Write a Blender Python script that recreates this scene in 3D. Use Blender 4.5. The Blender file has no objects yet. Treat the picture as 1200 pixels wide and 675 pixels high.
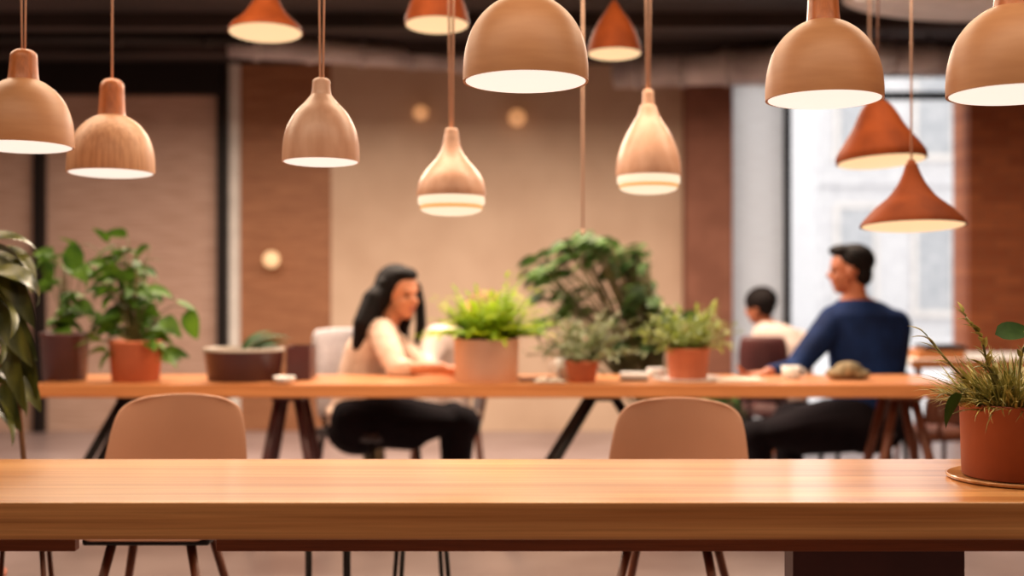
import bpy, bmesh, math, random
from mathutils import Vector, Matrix, Quaternion
R = math.radians
sc = bpy.context.scene
COL = sc.collection
F = 1500.0; HY = 315.0; CH = 1.27          # focal length in pixels, horizon row, camera height

def P(px, py, d):                           # world point that the photograph shows at (px, py), at distance d
    return Vector(((px - 600) / F * d, d, CH - (py - HY) / F * d))

# ------------------------------------------------------------------ camera, world, lights
cam_d = bpy.data.cameras.new('camera'); cam = bpy.data.objects.new('camera', cam_d); COL.objects.link(cam)
cam.location = (0, 0, CH); cam.rotation_euler = (R(90), 0, 0)
cam_d.sensor_width = 36; cam_d.lens = F / 1200 * 36; cam_d.shift_y = -(337.5 - HY) / 1200
cam_d.clip_end = 200
cam_d.dof.use_dof = True; cam_d.dof.focus_distance = 3.15; cam_d.dof.aperture_fstop = 1.35
sc.camera = cam
sc.view_settings.view_transform = 'Standard'; sc.view_settings.look = 'None'
sc.view_settings.gamma = 1; sc.view_settings.exposure = 0.0; sc.view_settings.use_curve_mapping = False
w = bpy.data.worlds.new('world'); sc.world = w; w.use_nodes = True
w.node_tree.nodes['Background'].inputs[0].default_value = (1.0, 0.97, 0.94, 1)
w.node_tree.nodes['Background'].inputs[1].default_value = 2.1

def area(name, loc, rot, sx, sy, e, col):
    l = bpy.data.lights.new(name, 'AREA'); l.shape = 'RECTANGLE'; l.size = sx; l.size_y = sy
    l.energy = e; l.color = col
    o = bpy.data.objects.new(name, l); COL.objects.link(o); o.location = loc; o.rotation_euler = rot
    return o
WARM = (1.0, 0.76, 0.53)
area('fill_light_near', (0, 2.3, 2.82), (0, 0, 0), 5.0, .5, 58, WARM)     # added unseen fill light over the near table
area('fill_light_middle', (-.6, 4.5, 2.82), (0, 0, 0), 6.0, .6, 150, WARM)    # added fill between the tables, brightens the pots
area('fill_light_back', (-.3, 7.3, 2.82), (R(-8), 0, 0), 5.2, .5, 385, (1.0, .80, .62))    # added wash that brightens the lower back wall

# ------------------------------------------------------------------ materials
def srgb(r, g, b):
    def f(c):
        c /= 255.0
        return c / 12.92 if c <= .04045 else ((c + .055) / 1.055) ** 2.4
    return (f(r), f(g), f(b), 1)
def mat(name, c1, c2=None, rough=.6, scale=(6, 6, 6), nscale=1.0, detail=4, bump=0, metal=0, trans=0, spec=.5, lo=.35, hi=.65, sheen=0):
    m = bpy.data.materials.new(name); m.use_nodes = True
    nt = m.node_tree; b = nt.nodes['Principled BSDF']
    b.inputs['Roughness'].default_value = rough; b.inputs['Metallic'].default_value = metal
    b.inputs['Specular IOR Level'].default_value = spec
    if sheen: b.inputs['Sheen Weight'].default_value = sheen
    c2 = c2 or tuple(min(1, x * .85) for x in c1[:3]) + (1,)
    tc = nt.nodes.new('ShaderNodeTexCoord'); mp = nt.nodes.new('ShaderNodeMapping'); mp.inputs['Scale'].default_value = scale
    n = nt.nodes.new('ShaderNodeTexNoise'); n.inputs['Scale'].default_value = nscale; n.inputs['Detail'].default_value = detail
    rp = nt.nodes.new('ShaderNodeValToRGB'); rp.color_ramp.elements[0].position = lo; rp.color_ramp.elements[1].position = hi
    rp.color_ramp.elements[0].color = c1; rp.color_ramp.elements[1].color = c2
    nt.links.new(tc.outputs['Object'], mp.inputs[0]); nt.links.new(mp.outputs[0], n.inputs[0])
    nt.links.new(n.outputs[0], rp.inputs[0]); nt.links.new(rp.outputs[0], b.inputs['Base Color'])
    if bump:
        bp = nt.nodes.new('ShaderNodeBump'); bp.inputs['Strength'].default_value = bump; bp.inputs['Distance'].default_value = .01
        nt.links.new(n.outputs[0], bp.inputs['Height']); nt.links.new(bp.outputs[0], b.inputs['Normal'])
    if trans:
        t = nt.nodes.new('ShaderNodeBsdfTranslucent'); mx = nt.nodes.new('ShaderNodeMixShader'); mx.inputs[0].default_value = trans
        nt.links.new(rp.outputs[0], t.inputs[0]); out = nt.nodes['Material Output']
        nt.links.new(b.outputs[0], mx.inputs[1]); nt.links.new(t.outputs[0], mx.inputs[2]); nt.links.new(mx.outputs[0], out.inputs[0])
    return m
def emit(name, col, strength, base=(.3, .26, .2, 1)):
    m = bpy.data.materials.new(name); m.use_nodes = True; b = m.node_tree.nodes['Principled BSDF']
    b.inputs['Base Color'].default_value = base; b.inputs['Emission Color'].default_value = col; b.inputs['Emission Strength'].default_value = strength
    return m
def wood(name, ca, cb, rough=.35, sx=.9, sy=16, sz=26, planks=0.0, coat=0):
    m = mat(name, ca, cb, rough, (sx, sy, sz), 1.6, 8, 0, lo=.3, hi=.7)
    nt = m.node_tree; b = nt.nodes['Principled BSDF']; rp = [n for n in nt.nodes if n.type == 'VALTORGB'][0]
    tc = [n for n in nt.nodes if n.type == 'TEX_COORD'][0]
    mp = nt.nodes.new('ShaderNodeMapping'); mp.inputs['Scale'].default_value = (sx * 3, sy * 5, sz * 5)
    n2 = nt.nodes.new('ShaderNodeTexNoise'); n2.inputs['Scale'].default_value = 2.2; n2.inputs['Detail'].default_value = 6
    mx = nt.nodes.new('ShaderNodeMixRGB'); mx.blend_type = 'MULTIPLY'; mx.inputs[0].default_value = .55
    r2 = nt.nodes.new('ShaderNodeValToRGB'); r2.color_ramp.elements[0].position = .3; r2.color_ramp.elements[0].color = (.55, .5, .45, 1)
    r2.color_ramp.elements[1].position = .62
    nt.links.new(tc.outputs['Object'], mp.inputs[0]); nt.links.new(mp.outputs[0], n2.inputs[0]); nt.links.new(n2.outputs[0], r2.inputs[0])
    nt.links.new(rp.outputs[0], mx.inputs[1]); nt.links.new(r2.outputs[0], mx.inputs[2]); nt.links.new(mx.outputs[0], b.inputs['Base Color'])
    bp = nt.nodes.new('ShaderNodeBump'); bp.inputs['Strength'].default_value = .08; bp.inputs['Distance'].default_value = .004
    nt.links.new(n2.outputs[0], bp.inputs['Height']); nt.links.new(bp.outputs[0], b.inputs['Normal'])
    if coat: b.inputs['Coat Weight'].default_value = coat; b.inputs['Coat Roughness'].default_value = .14
    return m
M = {}
M['plaster'] = mat('plaster', srgb(206, 180, 158), srgb(192, 164, 142), .8, (2, 2, 2), 1, 5)
M['linen'] = mat('linen_panel', srgb(192, 162, 148), srgb(172, 140, 124), .85, (3, 3, 40), 1.2, 4)
M['timber_panel'] = wood('timber_panel', srgb(168, 116, 82), srgb(142, 92, 62), .6, 2, 2, 16)
M['column'] = mat('column_paint', srgb(140, 92, 74), srgb(126, 80, 63), .8)
M['white_paint'] = mat('white_paint', srgb(225, 220, 216), None, .7)
M['blind'] = mat('roller_blind', srgb(232, 228, 226), srgb(222, 216, 214), .8, (3, 3, 60), 2, 2, trans=.85)
M['black_metal'] = mat('black_metal', srgb(26, 20, 20), None, .55, spec=.25)
M['ceiling'] = mat('ceiling_concrete', srgb(54, 42, 42), srgb(30, 22, 23), .85, (1, 2, 2), 1, 5)
M['duct'] = mat('duct_metal', srgb(205, 198, 200), srgb(150, 142, 146), .5, (3, 3, 3), 1, 4)
M['floor'] = mat('floor_concrete', srgb(166, 148, 148), srgb(142, 122, 122), .35, (1.5, 1.5, 1.5), 1, 6)
M['desk'] = wood('tabletop_oak', srgb(226, 166, 106), srgb(170, 106, 54), .30, .35, 11, 18, coat=.6)
M['desk_edge'] = wood('apron_oak', srgb(150, 84, 44), srgb(126, 66, 32), .45)
M['bar'] = wood('long_table_oak', srgb(216, 146, 92), srgb(192, 118, 68), .35, .8, 12, 26, coat=.2)
M['shade'] = mat('shade_maple', srgb(190, 138, 98), srgb(182, 129, 90), .5, (6, 6, 30), 1.4, 5, bump=.015)
M['shade_v'] = mat('shade_grain', srgb(202, 154, 118), srgb(180, 130, 94), .5, (90, 90, 3), 1, 3, bump=.05)
M['shade_pale'] = mat('shade_pale', srgb(214, 172, 148), srgb(194, 148, 122), .4, (20, 20, 6), 1, 3)
M['neck'] = wood('lamp_neck_cherry', srgb(198, 118, 66), srgb(172, 96, 50), .4, 14, 14, 3)
M['shade_rust'] = mat('shade_rust', srgb(122, 56, 22), srgb(98, 42, 15), .65, (8, 8, 8), 1, 4, spec=.08)
M['cord'] = mat('fabric_cord', srgb(224, 184, 160), None, .7)
M['cord_dark'] = mat('dark_cord', srgb(104, 70, 56), None, .7)
M['glow'] = emit('lamp_glow', (1, .88, .76, 1), .96)
M['glow_soft'] = emit('lamp_glow_soft', (1, .82, .58, 1), .98)
M['glow_amber'] = emit('lamp_glow_amber', (1, .48, .14, 1), .75)
M['globe_dim'] = emit('globe_glow_dim', (1, .42, .16, 1), .55)
M['glow_warm'] = emit('lamp_glow_warm', (1, .68, .36, 1), .95)
M['globe'] = emit('globe_glow', (1, .55, .25, 1), 1.1)
M['maroon'] = mat('maroon_glaze', srgb(84, 44, 44), srgb(70, 36, 38), .4)
M['terracotta'] = mat('terracotta', srgb(200, 112, 74), srgb(184, 98, 64), .75, (6, 6, 6), 1, 5)
M['terracotta_dark'] = mat('terracotta_dark', srgb(162, 84, 54), srgb(144, 72, 46), .6, (5, 5, 5), 1, 5)
M['cream_pot'] = mat('cream_clay', srgb(246, 206, 180), srgb(238, 194, 166), .7, (6, 6, 6), 1, 4)
M['soil'] = mat('soil', srgb(60, 42, 30), srgb(34, 24, 18), .95, (60, 60, 60), 1, 3, bump=.4)
M['rim_grey'] = mat('pale_rim', srgb(176, 160, 148), None, .4)
M['fern'] = mat('fern_leaf', srgb(200, 214, 40), srgb(112, 156, 24), .55, (14, 14, 14), 1, 3, trans=.4, spec=.2)
M['leaf'] = mat('leaf_green', srgb(96, 132, 36), srgb(46, 78, 22), .55, (9, 9, 9), 1, 3, trans=.25, spec=.25)
M['leaf_dark'] = mat('leaf_dark', srgb(84, 112, 50), srgb(34, 58, 26), .5, (7, 7, 7), 1, 3, trans=.2, spec=.3)
M['leaf_deep'] = mat('leaf_deep', srgb(52, 78, 30), srgb(28, 48, 18), .6, (12, 12, 12), 1, 3, trans=.05, spec=.12)
M['leaf_olive'] = mat('leaf_olive', srgb(84, 84, 30), srgb(34, 40, 12), .35, (22, 22, 5), 1, 4, trans=.06, spec=.4)
M['leaf_grey'] = mat('leaf_greygreen', srgb(150, 156, 110), srgb(104, 116, 72), .6, (12, 12, 12), 1, 3, trans=.3)
M['leaf_light'] = mat('leaf_light', srgb(168, 176, 84), srgb(110, 130, 52), .5, (12, 12, 12), 1, 3, trans=.35)
M['grass'] = mat('grass_blade', srgb(176, 160, 88), srgb(84, 88, 34), .5, (40, 40, 8), 1, 3, trans=.2)
M['stem'] = mat('stem', srgb(112, 104, 56), srgb(84, 76, 40), .6)
M['bark'] = mat('bark', srgb(128, 88, 56), srgb(92, 60, 38), .8, (20, 20, 4))
M['shell'] = mat('shell_plastic', srgb(176, 128, 102), srgb(168, 120, 94), .5, (3, 3, 3))
M['dowel'] = wood('dowel_walnut', srgb(122, 66, 40), srgb(90, 46, 28), .5, 10, 10, 3)
M['grey_fabric'] = mat('grey_upholstery', srgb(172, 166, 170), srgb(156, 150, 154), .85, (30, 30, 30))
M['skin'] = mat('skin', srgb(214, 142, 104), srgb(204, 130, 94), .5)
M['skin_tan'] = mat('skin_tan', srgb(178, 108, 76), srgb(168, 98, 68), .5)
M['lips'] = mat('lips', srgb(160, 72, 62), None, .45)
M['eye'] = mat('eye', srgb(36, 24, 20), None, .3)
M['hair'] = mat('black_hair', srgb(24, 15, 14), srgb(12, 8, 8), .7, (40, 40, 6), spec=.15)
M['blouse'] = mat('cream_blouse', srgb(222, 192, 172), srgb(204, 168, 146), .8, (30, 30, 30), 1.2, 4)
M['white_knit'] = mat('white_knit', srgb(222, 200, 190), srgb(208, 184, 172), .9, (20, 20, 20))
M['trousers'] = mat('black_trousers', srgb(26, 20, 24), srgb(18, 14, 18), .9, spec=.1)
M['navy'] = mat('navy_shirt', srgb(24, 46, 92), srgb(16, 30, 64), .85, (6, 6, 6), spec=.15)
M['paper'] = mat('paper', srgb(238, 226, 214), None, .8)
M['dark_device'] = mat('dark_device', srgb(44, 36, 38), None, .35)
M['white_ceramic'] = mat('white_ceramic', srgb(232, 226, 224), None, .3)
M['khaki'] = mat('khaki_cloth', srgb(150, 128, 96), srgb(96, 84, 58), .9, (30, 30, 8))
M['facade'] = mat('facade', srgb(214, 214, 216), srgb(196, 196, 200), .9)
M['facade_dark'] = mat('facade_window', srgb(184, 186, 190), srgb(160, 164, 170), .3)
# brick
def brick_mat():
    m = bpy.data.materials.new('brick'); m.use_nodes = True; nt = m.node_tree; b = nt.nodes['Principled BSDF']; b.inputs['Roughness'].default_value = .85
    tc = nt.nodes.new('ShaderNodeTexCoord'); sp = nt.nodes.new('ShaderNodeSeparateXYZ'); cb = nt.nodes.new('ShaderNodeCombineXYZ')
    br = nt.nodes.new('ShaderNodeTexBrick'); br.inputs['Scale'].default_value = 4.2
    br.inputs['Color1'].default_value = srgb(186, 106, 64); br.inputs['Color2'].default_value = srgb(158, 84, 50); br.inputs['Mortar'].default_value = srgb(150, 96, 66)
    br.inputs['Mortar Size'].default_value = .02; br.inputs['Brick Width'].default_value = .9; br.inputs['Row Height'].default_value = .3
    nt.links.new(tc.outputs['Object'], sp.inputs[0]); nt.links.new(sp.outputs[0], cb.inputs[0]); nt.links.new(sp.outputs[2], cb.inputs[1])
    nt.links.new(cb.outputs[0], br.inputs[0]); nt.links.new(br.outputs[0], b.inputs['Base Color'])
    return m
M['brick'] = brick_mat()
def glass_mat():
    m = bpy.data.materials.new('window_glass'); m.use_nodes = True; nt = m.node_tree
    for n in list(nt.nodes):
        if n.type != 'OUTPUT_MATERIAL': nt.nodes.remove(n)
    t = nt.nodes.new('ShaderNodeBsdfTransparent'); g = nt.nodes.new('ShaderNodeBsdfGlossy'); g.inputs['Roughness'].default_value = .02
    fr = nt.nodes.new('ShaderNodeFresnel'); fr.inputs[0].default_value = 1.35; mx = nt.nodes.new('ShaderNodeMixShader')
    nt.links.new(fr.outputs[0], mx.inputs[0]); nt.links.new(t.outputs[0], mx.inputs[1]); nt.links.new(g.outputs[0], mx.inputs[2])
    nt.links.new(mx.outputs[0], nt.nodes['Material Output'].inputs[0]); return m
M['glass'] = glass_mat()

# ------------------------------------------------------------------ mesh helpers
def BM(): return bmesh.new()
def obj(name, bm, m, parent=None, smooth=True, loc=None, bevel=0):
    bmesh.ops.recalc_face_normals(bm, faces=bm.faces)
    me = bpy.data.meshes.new(name); bm.to_mesh(me); bm.free(); me.materials.append(M[m])
    if smooth:
        for p in me.polygons: p.use_smooth = True
    o = bpy.data.objects.new(name, me); COL.objects.link(o)
    if loc is not None: o.location = loc
    if parent: o.parent = parent
    if bevel:
        b = o.modifiers.new('b', 'BEVEL'); b.width = bevel; b.segments = 3; b.limit_method = 'ANGLE'; b.harden_normals = False
    return o
def tag(o, label=None, cat=None, group=None, kind=None):
    if label: o['label'] = label
    if cat: o['category'] = cat
    if group: o['group'] = group
    if kind: o['kind'] = kind
    return o
def thing(name, label, cat, loc=(0, 0, 0), rz=0, group=None):
    o = bpy.data.objects.new(name, None); COL.objects.link(o); o.location = loc; o.rotation_euler = (0, 0, rz)
    o.empty_display_size = .1
    return tag(o, label, cat, group)
def struct(name, bm, m, bevel=0): return tag(obj(name, bm, m, smooth=False, bevel=bevel), kind='structure')
def box(bm, x0, x1, y0, y1, z0, z1):
    v = [bm.verts.new((x, y, z)) for x in (x0, x1) for y in (y0, y1) for z in (z0, z1)]
    for f in ((0, 1, 3, 2), (4, 6, 7, 5), (0, 4, 5, 1), (2, 3, 7, 6), (0, 2, 6, 4), (1, 5, 7, 3)): bm.faces.new([v[i] for i in f])
    return v
def rect_bm(x0, x1, y0, y1, z0, z1):
    b = BM(); box(b, x0, x1, y0, y1, z0, z1); return b
def ring(bm, c, x, y, rx, ry, n): return [bm.verts.new(c + x * (math.cos(2 * math.pi * i / n) * rx) + y * (math.sin(2 * math.pi * i / n) * ry)) for i in range(n)]
def bridge(bm, a, b):
    n = len(a)
    for i in range(n): bm.faces.new((a[i], a[(i + 1) % n], b[(i + 1) % n], b[i]))
def tube(bm, pts, rad, n=8, cap=True):
    pts = [Vector(p) for p in pts]; k = len(pts)
    if not isinstance(rad, (list, tuple)): rad = [rad] * k
    prev = None; ref = None
    for i in range(k):
        t = (pts[min(i + 1, k - 1)] - pts[max(i - 1, 0)]).normalized()
        if ref is None: ref = Vector((0, 0, 1)) if abs(t.z) < .9 else Vector((1, 0, 0))
        x = t.cross(ref).normalized(); y = t.cross(x).normalized(); ref = x.cross(t).normalized() if abs(x.cross(t).length) > .1 else ref
        r = ring(bm, pts[i], x, y, rad[i], rad[i], n)
        if prev: bridge(bm, prev, r)
        elif cap: bm.faces.new(r)
        prev = r
    if cap: bm.faces.new(prev)
def lathe(bm, prof, c=(0, 0, 0), n=40, tilt=None, sx=1, sy=1):
    c = Vector(c); T = tilt or Matrix.Identity(3); prev = None
    for r, z in prof:
        if r < 1e-5:
            cur = [bm.verts.new(c + T @ Vector((0, 0, z)))]
        else:
            cur = [bm.verts.new(c + T @ Vector((math.cos(2 * math.pi * i / n) * r * sx, math.sin(2 * math.pi * i / n) * r * sy, z))) for i in range(n)]
        if prev:
            if len(prev) == 1 and len(cur) > 1:
                for i in range(n): bm.faces.new((prev[0], cur[i], cur[(i + 1) % n]))
            elif len(cur) == 1 and len(prev) > 1:
                for i in range(n): bm.faces.new((prev[i], prev[(i + 1) % n], cur[0]))
            elif len(cur) > 1: bridge(bm, prev, cur)
        prev = cur
def smooth_profile(pts, k=4):                       # Catmull-Rom through (r, z)
    out = []
    for i in range(len(pts) - 1):
        p0 = pts[max(i - 1, 0)]; p1 = pts[i]; p2 = pts[i + 1]; p3 = pts[min(i + 2, len(pts) - 1)]
        for j in range(k):
            t = j / k
            out.append(tuple(.5 * (2 * p1[q] + (p2[q] - p0[q]) * t + (2 * p0[q] - 5 * p1[q] + 4 * p2[q] - p3[q]) * t * t + (3 * p1[q] - p0[q] - 3 * p2[q] + p3[q]) * t ** 3) for q in (0, 1)))
    out.append(tuple(pts[-1])); return out
def ell(bm, c, r, rot=None, n=20, m=12):
    c = Vector(c); T = rot or Matrix.Identity(3); prev = None
    for j in range(m + 1):
        a = math.pi * j / m; z = -math.cos(a) * r[2]; s = math.sin(a)
        if j in (0, m): cur = [bm.verts.new(c + T @ Vector((0, 0, z)))]
        else: cur = [bm.verts.new(c + T @ Vector((math.cos(2 * math.pi * i / n) * r[0] * s, math.sin(2 * math.pi * i / n) * r[1] * s, z))) for i in range(n)]
        if prev:
            if len(prev) == 1:
                for i in range(n): bm.faces.new((prev[0], cur[i], cur[(i + 1) % n]))
            elif len(cur) == 1:
                for i in range(n): bm.faces.new((prev[i], prev[(i + 1) % n], cur[0]))
            else: bridge(bm, prev, cur)
        prev = cur
def limb(bm, pts, rad, n=14):                       # closed tapered chain with round ends and joints
    pts = [Vector(p) for p in pts]
    tube(bm, pts, rad, n)
    for p, r in zip(pts, rad): ell(bm, p, (r, r, r), None, n, 10)
def loft(bm, rows, n=24):                           # rows: centre, half width x, half depth y, twist about z
    prev = None
    for c, rx, ry, a in rows:
        x = Vector((math.cos(a), math.sin(a), 0)); y = Vector((-math.sin(a), math.cos(a), 0))
        cur = ring(bm, Vector(c), x, y, rx, ry, n)
        if prev: bridge(bm, prev, cur)
        else: bm.faces.new(cur)
        prev = cur
    bm.faces.new(prev)
def fuse(o, voxel=.01, it=4):                       # melt overlapping closed pieces into one continuous skin
    r = o.modifiers.new('r', 'REMESH'); r.mode = 'VOXEL'; r.voxel_size = voxel; r.use_smooth_shade = True
    s = o.modifiers.new('s', 'SMOOTH'); s.iterations = it; s.factor = .5
    return o
def leaf(bm, base, d, L, W, droop=.5, seg=6, fold=.25, roll=0, taper=.45):
    d = Vector(d).normalized(); p = Vector(base)
    side = d.cross(Vector((0, 0, 1)))
    side = side.normalized() if side.length > .05 else Vector((1, 0, 0))
    side = Quaternion(d, roll) @ side
    rows = []
    for i in range(seg + 1):
        t = i / seg
        wv = W * .5 * (math.sin(math.pi * t ** (taper * 1.4)) ** .8 if 0 < t < 1 else .02)
        nrm = side.cross(d).normalized()
        rows.append([bm.verts.new(p - side * wv + nrm * wv * fold), bm.verts.new(p.copy()), bm.verts.new(p + side * wv + nrm * wv * fold)])
        q = Quaternion(side, -droop / seg); d = (q @ d).normalized() if (q @ d).z < d.z or d.z > -.95 else d
        if droop and d.z > -.93: pass
        p = p + d * (L / seg)
    for a, b in zip(rows, rows[1:]):
        bm.faces.new((a[0], a[1], b[1], b[0])); bm.faces.new((a[1], a[2], b[2], b[1]))
def bez(a, b, c, n=7): return [a * (1 - t) ** 2 + b * 2 * t * (1 - t) + c * t * t for t in [i / (n - 1) for i in range(n)]]

# ------------------------------------------------------------------ the room
BY = 10.0; CZ = 2.87
def wx(px, d=BY): return (px - 600) / F * d
struct('floor', rect_bm(-6.5, 6.5, -1.5, BY + .3, -.1, 0), 'floor')
struct('ceiling', rect_bm(-6.5, 6.5, -1.5, BY + .3, CZ, CZ + .15), 'ceiling')
struct('wall_left', rect_bm(-6.6, -6.5, -1.5, BY + .3, 0, CZ), 'plaster')
struct('wall_front', rect_bm(-6.5, 6.5, -1.6, -1.5, 0, CZ), 'column')
struct('wall_back', rect_bm(wx(388), wx(800), BY, BY + .2, 0, CZ), 'plaster')
struct('wall_back_linen', rect_bm(-6.5, wx(266), BY, BY + .2, 0, CZ), 'linen')
struct('wall_back_timber', rect_bm(wx(281), wx(388), BY + .02, BY + .2, 0, CZ), 'timber_panel')
struct('trim_1', rect_bm(wx(266), wx(281), BY - .02, BY + .2, 0, CZ), 'white_paint')
struct('trim_2', rect_bm(wx(43), wx(55), BY - .09, BY, 0, CZ), 'black_metal')
struct('trim_3', rect_bm(wx(257), wx(269), BY - .09, BY - .02, 0, CZ), 'black_metal')
struct('trim_4', rect_bm(-6.5, wx(262), BY - .12, BY, 2.62, CZ), 'black_metal')
struct('wall_back_column', rect_bm(wx(800), wx(852), BY - .25, BY + .2, 0, CZ), 'column')
struct('wall_right', rect_bm(wx(1136, 9.93), 6.5, 9.93, BY + .3, 0, CZ), 'brick')
struct('wall_right_side', rect_bm(6.5, 6.6, -1.5, 9.93, 0, CZ), 'plaster')
# glazed wall
wt = 2.78
b = BM(); box(b, wx(852), wx(857), BY, BY + .12, 0, wt); box(b, wx(918), wx(926), BY - .04, BY + .12, 0, wt)
box(b, wx(1133), wx(1142), BY, BY + .12, 0, wt); box(b, wx(857), wx(1133), BY, BY + .12, 0, .05)
box(b, wx(926), wx(1133), BY, BY + .1, 2.60, 2.655); box(b, wx(852), wx(1142), BY, BY + .12, wt, CZ)
wf = tag(obj('window_1', b, 'black_metal', smooth=False), kind='structure')
obj('window_pane', rect_bm(wx(857), wx(1133), BY + .06, BY + .066, .05, wt), 'glass', wf, smooth=False)
bl = thing('roller_blind', 'pale roller blind drawn down over the narrow window pane beside the brown column', 'blind', (0, BY - .02, 0))
b = BM(); rows = [[b.verts.new((wx(857) + (wx(917) - wx(857)) * i / 6, .004 * math.sin(k * .8 + i * .3), .08 + 2.62 * k / 20)) for i in range(7)] for k in range(21)]
for a, c in zip(rows, rows[1:]):
    for i in range(6): b.faces.new((a[i], a[i + 1], c[i + 1], c[i]))
obj('blind_cloth', b, 'blind', bl)
b = BM(); tube(b, [(wx(857), 0, 2.72), (wx(917), 0, 2.72)], .025, 12); obj('blind_roller', b, 'white_paint', bl)
# street outside
struct('ground_outside', rect_bm(-8, 22, BY + .3, 40, -.3, -.12), 'facade')
def facade(name, label, x0, x1, y0, h, cols, rows, wfrac=.45):
    t = thing(name, label, 'building', (0, y0, -.12))
    obj('wall', rect_bm(x0, x1, 0, 4, 0, h), 'facade', t, smooth=False)
    cw = (x1 - x0) / cols; rh = h / rows
    for i in range(cols):
        for j in range(rows):
            cx = x0 + (i + .5) * cw; cz = (j + .5) * rh; hw = cw * wfrac * .5; hh = rh * .33
            if cz > 9: continue
            f = obj('window', rect_bm(cx - hw, cx + hw, -.04, .02, cz - hh, cz + hh), 'facade_dark', t, smooth=False)
            b = BM(); box(b, cx - hw - .08, cx - hw, -.08, 0, cz - hh, cz + hh); box(b, cx + hw, cx + hw + .08, -.08, 0, cz - hh, cz + hh)
            box(b, cx - hw - .12, cx + hw + .12, -.12, 0, cz - hh - .12, cz - hh); box(b, cx - hw - .08, cx + hw + .08, -.08, 0, cz + hh, cz + hh + .08)
            obj('window_frame', b, 'white_paint', f, smooth=False)
    b = BM()
    for j in range(1, rows): box(b, x0, x1, -.12, 0, j * rh - .08, j * rh + .08)
    obj('ledge', b, 'facade', t, smooth=False)
facade('apartment_building', 'pale grey building with tall windows seen through the bright window', 6.2, 12.5, 26, 9.5, 4, 3)
facade('office_building', 'blurred pale building further down the street, seen left in the window', 3.0, 7.2, 34, 3.6, 4, 2, .5)

# ceiling ducts and beams
def pipe(name, label, cat, pts, r, m, bands=True):
    t = thing(name, label, cat, pts[0])
    p0 = Vector(pts[0]); q = [Vector(p) - p0 for p in pts]
    b = BM(); tube(b, q, r, 24); obj('duct_body' if r > .06 else 'pipe_body', b, m, t)
    if bands:
        n = 5; a, z = q[0], q[-1]; d = (z - a).normalized()
        for i in range(n):
            c = a.lerp(z, (i + .5) / n); b = BM(); tube(b, [c - d * .02, c + d * .02], r + .012, 24); obj('clamp', b, m, t)
            b = BM(); tube(b, [c + Vector((0, 0, r)), (c.x, c.y, CZ - p0.z)], .006, 6); obj('hanger_rod', b, 'black_metal', t)
pipe('air_duct', 'wide silvery air duct running under the dark ceiling above the brown column', 'duct', [(.75, 9.3, 2.71), (2.3, 8.85, 2.70)], .13, 'duct')
pipe('air_duct', 'grey air duct under the ceiling at the upper right, above the window', 'duct', [(2.0, 8.3, 2.66), (3.6, 8.9, 2.68)], .10, 'duct')
pipe('air_duct', 'dull grey duct crossing the ceiling behind the small bell lamps, centre left', 'duct', [(-1.9, 8.6, 2.77), (-.2, 9.3, 2.77)], .08, 'duct')
pipe('ceiling_pipe', 'thin dark pipe below the ceiling along the left windows', 'pipe', [(-4.6, 8.2, 2.78), (-1.7, 8.4, 2.78)], .045, 'black_metal')
for i, (y, lab) in enumerate(((8.0, 'dark ceiling beam crossing the room at the top edge of the picture'), (9.0, 'dark ceiling beam nearer the back wall'))):
    struct('ceiling_beam', rect_bm(-6.5, 6.5, y, y + .16, CZ - .09, CZ), 'ceiling')
b = BM()
lathe(b, [(0, 0), (.95, 0), (1.0, .02), (1.0, .05), (0, .05)], n=48, sx=1, sy=.5)
t = thing('ceiling_panel', 'pale white round panel on the ceiling at the upper right', 'ceiling panel', (2.9, 7.55, CZ - .06), R(12))
obj('panel_disc', b, 'white_paint', t)

# wall globes
for px, py, rr, lab in ((318, 304, .065, 'small round glowing globe light on the timber wall panel'), (606, 138, .07, 'small round glowing globe light high on the wall, right of the other high one'), (493, 132, .06, 'dim round globe light high on the wall above the bell lamp')):
    c = P(px, py, BY - .1); t = thing('globe_light', lab, 'wall light', (c.x, BY, c.z), 0, 'round globe lights on the back wall')
    b = BM(); ell(b, (0, -.1, 0), (rr, rr, rr)); obj('globe', b, 'globe' if px < 400 else 'globe_dim', t)
    b = BM(); tube(b, [(0, 0.018, 0), (0, -.02, 0)], .04, 16); tube(b, [(0, 0, 0), (0, -.06, 0)], .012, 8); obj('wall_mount', b, 'black_metal', t)

# ------------------------------------------------------------------ near table
NT0, NT1, TZ = 2.85, 3.50, .75
t = thing('long_table', 'thick light oak table across the foreground', 'table', (0, (NT0 + NT1) / 2, 0))
ty = t.location.y
obj('tabletop', rect_bm(-2.3, 2.3, NT0 - ty, NT1 - ty, TZ - .084, TZ), 'desk', t, smooth=False, bevel=.003)
ay = NT0 + .07
b = BM(); box(b, -2.25, wx(88, ay), ay - ty, ay + .03 - ty, TZ - .125, TZ - .084); obj('apron', b, 'desk_edge', t, smooth=False, bevel=.002)
b = BM(); box(b, wx(253, ay), 2.25, ay - ty, ay + .03 - ty, TZ - .125, TZ - .084); obj('apron', b, 'desk_edge', t, smooth=False, bevel=.002)
obj('pedestal', rect_bm(wx(919, 3.2), wx(1131, 3.1), 3.1 - ty, 3.2 - ty, 0, TZ - .084), 'maroon', t, smooth=False, bevel=.004)
obj('pedestal', rect_bm(-2.2, -1.75, 3.0 - ty, 3.35 - ty, 0, TZ - .084), 'maroon', t, smooth=False, bevel=.004)

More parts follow.
